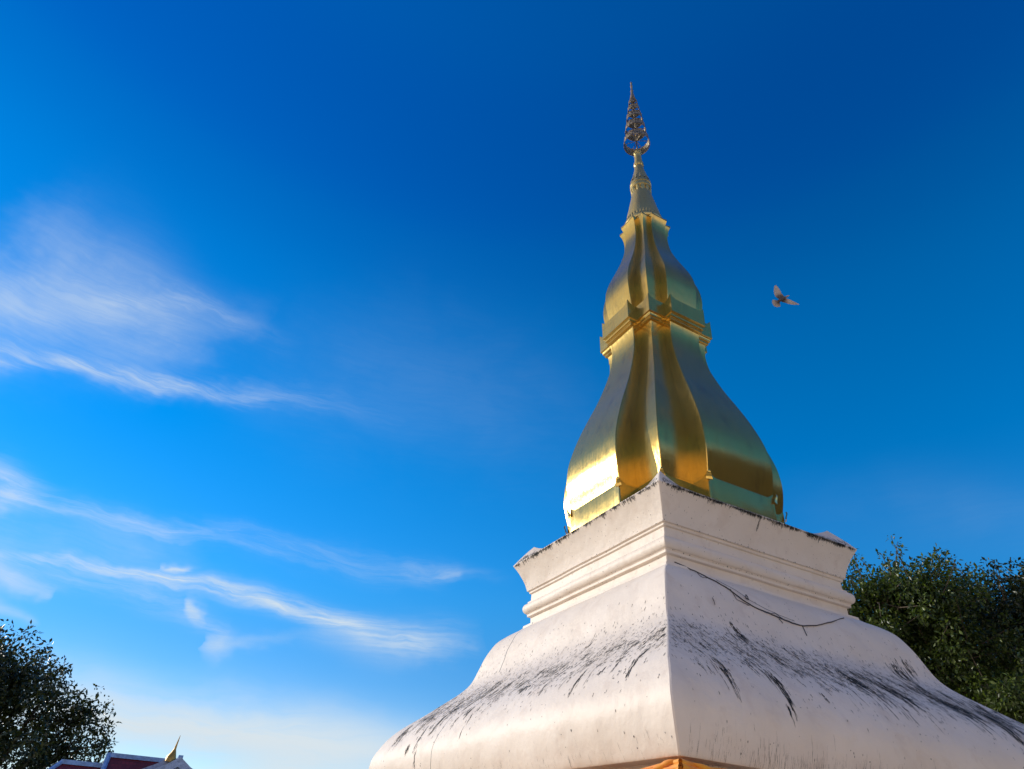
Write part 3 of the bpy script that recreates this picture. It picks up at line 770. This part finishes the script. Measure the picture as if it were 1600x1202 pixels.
def gable(x, y0, y1, z, half, sc, horn):
    """gabled roof whose ridge runs in depth, front end at y0"""
    b = MB(); prof = [(0, 0), (.8*sc, -.55*sc), (1.9*sc, -1.1*sc), (3.2*sc, -1.6*sc), (half*sc, -2.1*sc)]
    for sgn in (-1, 1):
        for (a0, h0), (a1, h1) in zip(prof[:-1], prof[1:]):
            slab(b, (x+sgn*a0, y0, z+h0), (x+sgn*a0, y1, z+h0), (x+sgn*a1, y1, z+h1), (x+sgn*a1, y0, z+h1), .12)
    rf = b.build('roof', M_TILE, hall)
    for sgn in (-1, 1):
        t = MB()
        for (a0, h0), (a1, h1) in zip(prof[:-1], prof[1:]):
            A = Vector((x+sgn*a0, y0-.14, z+h0+.1)); B = Vector((x+sgn*a1, y0-.14, z+h1+.1))
            slab(t, A, A+Vector((0, .12, 0)), B+Vector((0, .12, 0)), B, .55)
        t.build('barge_board', M_TRIMW, rf)
    t = MB(); q = [(x, y0+.35, z-.5)]+[(x+a, y0+.35, z+h-.5) for a, h in prof[1:]]+[(x-a, y0+.35, z+h-.5) for a, h in prof[:0:-1]]
    n = len(q); t.add(q+[(a, b_+.15, c) for a, b_, c in q], [tuple(range(n)), tuple(range(2*n-1, n-1, -1))]+[(i, i+n, (i+1) % n+n, (i+1) % n) for i in range(n)])
    ped = t.build('pediment', M_RAFT, rf)
    t = MB(); t.box((x, y0+.28, z-1.3), (.13, .06, .95)); t.box((x, y0+.26, z-2.25*sc), (2.4*sc, .06, .12)); t.build('gable_strut', M_TRIMW, ped)
    t = MB(); t.box((x, (y0+y1)/2, z+.08), (.14, (y1-y0)/2, .12)); t.build('ridge_cap', M_TRIM, rf)
    if horn:
        t = MB()
        P = [(x-.1, y0-.1, z-.3), (x-.08, y0-.12, z), (x-.03, y0-.15, z+.22), (x-.02, y0-.16, z+.45), (x+.0, y0-.2, z+.72), (x+.03, y0-.24, z+1.02), (x+.05, y0-.26, z+1.28)]
        t.tube(P, [.36, .30, .17, .08, .055, .035, .012], 8)
        ch = t.build('roof_horn', M_CHOFA, rf, 50)
    return rf
ga = H(270, 1183, -6.0)
HORN = ga
gb = H(282.5, 1183, -9.0)
gable(ga.x, -6.0, 0, ga.z, 4.6, 1.0, True)
gable(gb.x, -9.0, -6.2, gb.z-.1, 4.6, .92, False)
t = MB(); t.box(((xN0+gx+9)/2, 0, (zN-3.6)/2), ((gx+9-xN0)/2, 4.6, (zN-3.6)/2)); t.build('wall', M_WALLH, hall)
t = MB(); t.box((gb.x, -5.2, (gb.z-3.3)/2), (3.4, 3.5, (gb.z-3.3)/2)); t.build('porch_wall', M_WALLH, hall)

# ------------------------------------------------------------------ trees
def leaf_mat(name, c1, c2, trans=.35):
    m, g, bs = newmat(name)
    geo = g.n.new('ShaderNodeNewGeometry'); ob = g.n.new('ShaderNodeTexCoord').outputs['Object']
    f = g.m('ADD', g.m('MULTIPLY', g.m('POWER', geo.outputs['Random Per Island'], 2.5), .85), g.m('MULTIPLY', g.noise(ob, .7, 3.), .25))
    c = g.mix(f, c1, c2)
    g.l.new(c, bs.inputs['Base Color']); bs.inputs['Roughness'].default_value = .38
    tr = g.n.new('ShaderNodeBsdfTranslucent'); tcl = g.mix(1., c, (1.5, 1.7, .5), 'MULTIPLY'); g.l.new(tcl, tr.inputs[0])
    mx = g.n.new('ShaderNodeMixShader'); mx.inputs[0].default_value = trans
    g.l.new(bs.outputs[0], mx.inputs[1]); g.l.new(tr.outputs[0], mx.inputs[2])
    out = [n for n in g.n if n.type == 'OUTPUT_MATERIAL'][0]; g.l.new(mx.outputs[0], out.inputs[0])
    return m
M_LEAF = leaf_mat('broad_leaf', (.014, .032, .007), (.17, .22, .045), .28)
M_LEAFD = leaf_mat('dark_leaf', (.008, .018, .005), (.08, .095, .022), .14)
M_BARK = simple('bark', (.09, .065, .045), .9, 0, .35, 6., .6)

def leaves(name, cen, cnt, size, spread, mat, parent, seed, normals=None):
    """cloud of folded leaf blades around cluster centres; cen (n,3), spread (n,)"""
    rng = np.random.default_rng(seed)
    n = int(cnt.sum()); idx = np.repeat(np.arange(len(cen)), cnt)
    d = rng.normal(size=(n, 3)); d /= np.linalg.norm(d, axis=1)[:, None]
    rr = rng.random(n)**.45
    pos = cen[idx] + d*(rr*spread[idx])[:, None]
    ax = d*.7 + rng.normal(size=(n, 3))*.6 + np.array([0, 0, -.35]); ax /= np.linalg.norm(ax, axis=1)[:, None]
    up = rng.normal(size=(n, 3))*.8 + np.array([0, 0, 1.]); sd = np.cross(ax, up); sd /= np.linalg.norm(sd, axis=1)[:, None]
    nm = np.cross(sd, ax)
    L = size*(.6+.7*rng.random(n))[:, None]; W = L*.24
    v0 = pos; v1 = pos+ax*L*.5+sd*W+nm*W*.35; v2 = pos+ax*L; v3 = pos+ax*L*.5-sd*W+nm*W*.35
    V = np.stack([v0, v1, v2, v3], 1).reshape(-1, 3)
    me = bpy.data.meshes.new(name)
    me.vertices.add(4*n); me.vertices.foreach_set('co', V.astype(np.float32).ravel())
    base = (np.arange(n)*4)[:, None]; tri = (base+np.array([[0, 1, 2, 0, 2, 3]])).ravel()
    me.loops.add(6*n); me.loops.foreach_set('vertex_index', tri.astype(np.int32))
    me.polygons.add(2*n); me.polygons.foreach_set('loop_start', (np.arange(2*n)*3).astype(np.int32))
    me.update(calc_edges=True); me.validate()
    return link(name, me, mat, parent)

def tree(name, base, blobs, nclust, per, size, mat, seed, label, cat='tree', group=None, sprig=.0, crad=(.5, .9), trunk_r=.35, shell=.55, fork=.45):
    """blobs: [(centre, radii)] world ellipsoids that shape the crown"""
    rng = np.random.default_rng(seed); rnd = random.Random(seed)
    root = empty(name, base); base = Vector(base)
    cen = []; outw = []
    vol = np.array([b_[1][0]*b_[1][1]*b_[1][2] for b_ in blobs])**.7; vol /= vol.sum()
    for (c, r), f in zip(blobs, vol):
        k = max(4, int(nclust*f))
        d = rng.normal(size=(k, 3)); d /= np.linalg.norm(d, axis=1)[:, None]
        q = rng.random(k)**shell
        jit = 1+rng.normal(size=k)*.08
        cen.append(np.array(c)+d*np.array(r)*(q*jit)[:, None]); outw.append(d)
    cen = np.concatenate(cen)-np.array(base); outw = np.concatenate(outw)
    spread = rng.uniform(crad[0], crad[1], len(cen)); cnt = (per*(spread/np.mean(crad))**1.5*rng.uniform(.5, 1.4, len(cen))).astype(int)
    # trunk and limbs
    b = MB(); C0 = np.array(blobs[0][0])-np.array(base)
    hub = Vector((C0[0]*.25, C0[1]*.25, C0[2]*fork)); 
    b.tube([(0, 0, 0), (0, 0, .3), hub*.35+Vector((.1, -.05, 0)), hub*.7, hub], [trunk_r*1.5, trunk_r*1.1, trunk_r*.95, trunk_r*.85, trunk_r*.75], 10)
    mains = []
    for c, r in blobs:
        e = Vector(c)-base; mid = hub.lerp(e, .5)+Vector((rnd.uniform(-.4, .4), rnd.uniform(-.4, .4), -.3))
        b.tube([hub*.97, mid, e], [trunk_r*.5, trunk_r*.3, trunk_r*.1], 7); mains.append((mid, e))
    pick = rng.choice(len(cen), min(len(cen), 260), replace=False)
    nodes = [m_ for pr in mains for m_ in (pr[0], pr[1], pr[0].lerp(pr[1], .5))]
    for i in pick:
        p = Vector(cen[i]); s_ = min(nodes, key=lambda q: (q-p).length)
        m1 = s_.lerp(p, .55)+Vector((rnd.uniform(-.25, .25), rnd.uniform(-.25, .25), rnd.uniform(-.1, .3)))
        b.tube([s_, m1, p], [trunk_r*.12, trunk_r*.07, .012], 4, cap=False)
    # sprigs that stick out of the top
    ex = []; exs = []
    if sprig:
        for i in rng.choice(len(cen), int(len(cen)*sprig), replace=False):
            if outw[i][2] < .25: continue
            p = Vector(cen[i]); dr = Vector(outw[i])*.6+Vector((rnd.uniform(-.3, .3), rnd.uniform(-.3, .3), .8)); dr.normalize()
            L = rnd.uniform(.5, 1.3); e = p+dr*(L+spread[i]*.6)
            b.tube([p, p.lerp(e, .5)+Vector((rnd.uniform(-.06, .06), 0, 0)), e], [.02, .014, .008], 4, cap=False)
            for t in (.55, .75, 1.):
                ex.append(p.lerp(e, t)); exs.append(.13+.08*rnd.random())
    b.build('trunk', M_BARK, root, 60)
    if ex:
        cen = np.concatenate([cen, np.array([tuple(v) for v in ex])]); spread = np.concatenate([spread, np.array(exs)])
        cnt = np.concatenate([cnt, rng.integers(6, 14, len(ex))])
    leaves('crown', cen, cnt, size, spread, mat, root, seed+1)
    return tag(root, label, cat, group)

def blob(px, py, dist, rw, rz, rd=None):
    """crown lobe seen on bearing (px, py); rw, rz in metres"""
    return (tuple(at(px, py, dist)), (rw, rd or rw, rz))
def over(name, label, px, py, dist, lobes, **k):
    B = [blob(*l) for l in lobes]
    p = at(px, py, dist)
    return tree(name, (p.x, p.y, 0), B, label=label, **k)
over('broadleaf_tree', 'nearer leafy tree with sunlit sprigs directly behind the right side of the stupa', 1400, 1000, 30.,
     [(1400, 990, 30, 3.0, 2.5), (1450, 925, 30, 2.0, 1.5), (1365, 938, 29, 1.6, 1.2), (1340, 1030, 30, 2.4, 2.2), (1480, 1040, 30, 2.6, 2.4)],
     nclust=560, per=85, size=.17, mat=M_LEAF, seed=11, group=None, sprig=.30, crad=(.28, .6))
over('broadleaf_tree', 'dark dense leafy tree at the right edge behind the bright one', 1600, 1000, 34.,
     [(1580, 1040, 34, 4.2, 3.7), (1545, 960, 34, 2.2, 1.6), (1620, 952, 34, 2.6, 1.8), (1680, 1020, 35, 3.5, 3.2), (1560, 1130, 33, 4.0, 3.0)],
     nclust=700, per=85, size=.18, mat=M_LEAFD, seed=21, sprig=.24, crad=(.32, .7))
over('broadleaf_tree', 'low yellow green leafy tree in the right corner above the white bell edge', 1590, 1120, 29.,
     [(1570, 1105, 29, 2.0, 1.1), (1620, 1110, 29, 2.4, 1.5)],
     nclust=190, per=80, size=.17, mat=M_LEAF, seed=31, sprig=.1, crad=(.28, .55))
over('shade_tree', 'dark backlit tree with a rounded crown left of the temple roof', 0, 1150, 80.,
     [(0, 1150, 80, 8.8, 6.9), (20, 1062, 80, 4.6, 3.0), (-25, 1035, 80, 4.4, 3.4), (72, 1085, 80, 3.4, 2.4), (110, 1132, 80, 3.2, 2.5), (100, 1180, 80, 4.4, 3.4), (-80, 1120, 82, 8.5, 7.8)],
     nclust=520, per=62, size=.42, mat=M_LEAFD, seed=41, crad=(.45, 1.5), trunk_r=.7, shell=.62)

# unseen tall trees added to the right, as dark reflections for the gilded face
src = [o for o in COL.objects if o.name == 'broadleaf_tree.001'][0]
for i, (a, dd, rz, sc) in enumerate([(-30, 31, 2.0, 1.6), (-44, 27, 3.4, 1.65), (-60, 31, 5.0, 1.6)]):
    c = src.copy(); COL.objects.link(c)
    c.location = (dd*math.cos(math.radians(a)), dd*math.sin(math.radians(a)), 0); c.rotation_euler = (0, 0, rz); c.scale = (sc, sc, sc)
    for ch in list(src.children):
        d = ch.copy(); COL.objects.link(d); d.parent = c
    tag(c, ['tall dark leafy yard tree nearest to the trees at the right edge', 'tall dark leafy yard tree in the middle of the row right of the view', 'tall dark leafy yard tree at the far end of the row right of the view'][i], 'tree', 'yard trees right of the view')

# ------------------------------------------------------------------ bird
def bird():
    d0 = 15.
    c = at(1220, 468, d0); dist = (c-CAM).dot(FW)
    k = dist/FPX
    def P(px, py, dep=0.): return RT*((px-1220)*k) - UP*((py-468)*k) + FW*dep
    b = MB()
    # body lofted from beak to tail root
    ax = [(1233.2, 461.6, -.02, .003), (1232.3, 462.0, -.02, .010), (1231, 462.6, -.018, .020), (1229.5, 463.4, -.01, .024), (1228, 464.3, 0, .026), (1226, 465.4, .0, .040), (1223.5, 466.8, .0, .052), (1220.5, 468.4, .0, .052),
          (1217, 470.2, .0, .040), (1214.5, 472, .0, .026), (1212, 474, .0, .012)]
    b.tube([P(x, y, z) for x, y, z, r in ax], [r for *_, r in ax], 12)
    def plate(pts, th=.006):
        top = [P(x, y, z)-FW*th/2 for x, y, z in pts]; bot = [P(x, y, z)+FW*th/2 for x, y, z in pts]; n = len(pts)
        c0 = sum(top, Vector())/n; c1 = sum(bot, Vector())/n
        V = top+bot+[c0, c1]; F = []
        for i in range(n):
            j = (i+1) % n
            F += [(i, j, 2*n), (j+n, i+n, 2*n+1), (i, i+n, j+n, j)]
        b.add(V, F)
    # raised wing towards the upper left, with notched flight feathers
    plate([(1226, 465.5, 0), (1223.6, 460, .03), (1222.2, 458.5, .05), (1221.6, 456, .06), (1219.6, 451, .09), (1217.6, 446.6, .13), (1215.6, 444.4, .15), (1213.8, 445, .15), (1213.2, 447, .14), (1212.4, 447.6, .13), (1212.3, 450, .12),
           (1211.5, 450.8, .11), (1211.7, 453.4, .10), (1211.0, 454.4, .09), (1211.4, 457.2, .08), (1211.0, 458.6, .07), (1211.9, 461.0, .05), (1212.0, 462.6, .04), (1213.4, 464.6, .02), (1215, 466.4, .0), (1220, 468, 0)])
    # far wing stretched to the lower right
    plate([(1227.5, 466.2, 0), (1230, 467, -.01), (1234, 469.2, -.05), (1238.5, 472.3, -.10), (1242.5, 475.2, -.15), (1244.8, 477.2, -.18), (1243, 477.6, -.17), (1240.5, 477.0, -.14), (1239, 477.5, -.13), (1236, 476.7, -.10), (1234.4, 476.9, -.09),
           (1231.5, 475.4, -.06), (1229.6, 475.2, -.05), (1227.4, 473.7, -.03), (1225, 473.2, -.02), (1221.5, 472, 0), (1222, 468, 0)])
    # fanned tail
    fan = [(1217.5, 470, 0)]
    for i in range(13):
        a = math.radians(150+i*13.0); r = 8.4 + (.5 if i % 2 else -.3)
        fan.append((1214.8+r*math.cos(a)*.98, 472.2-r*math.sin(a)*.92, .01*math.sin(i)))
    plate(fan, .005)
    o = b.build('pigeon', None, None, 50)
    o.location = c
    m, g, bs = newmat('pigeon_feathers')
    obn = g.n.new('ShaderNodeTexCoord').outputs['Object']
    vm = g.n.new('ShaderNodeVectorMath'); vm.operation = 'LENGTH'; g.l.new(obn, vm.inputs[0])
    sh = g.mr(vm.outputs['Value'], .09, .22)
    cc = g.mix(sh, (.05, .045, .05), (.54, .47, .43))
    cc = g.mix(g.mr(g.noise(obn, 45., 3.), .4, .65, 0., .5), cc, (.26, .19, .16))
    g.l.new(cc, bs.inputs['Base Color']); bs.inputs['Roughness'].default_value = .6
    o.data.materials.append(m)
    return tag(o, 'brown grey pigeon in flight with wings and tail spread against the blue sky', 'bird')
bird()
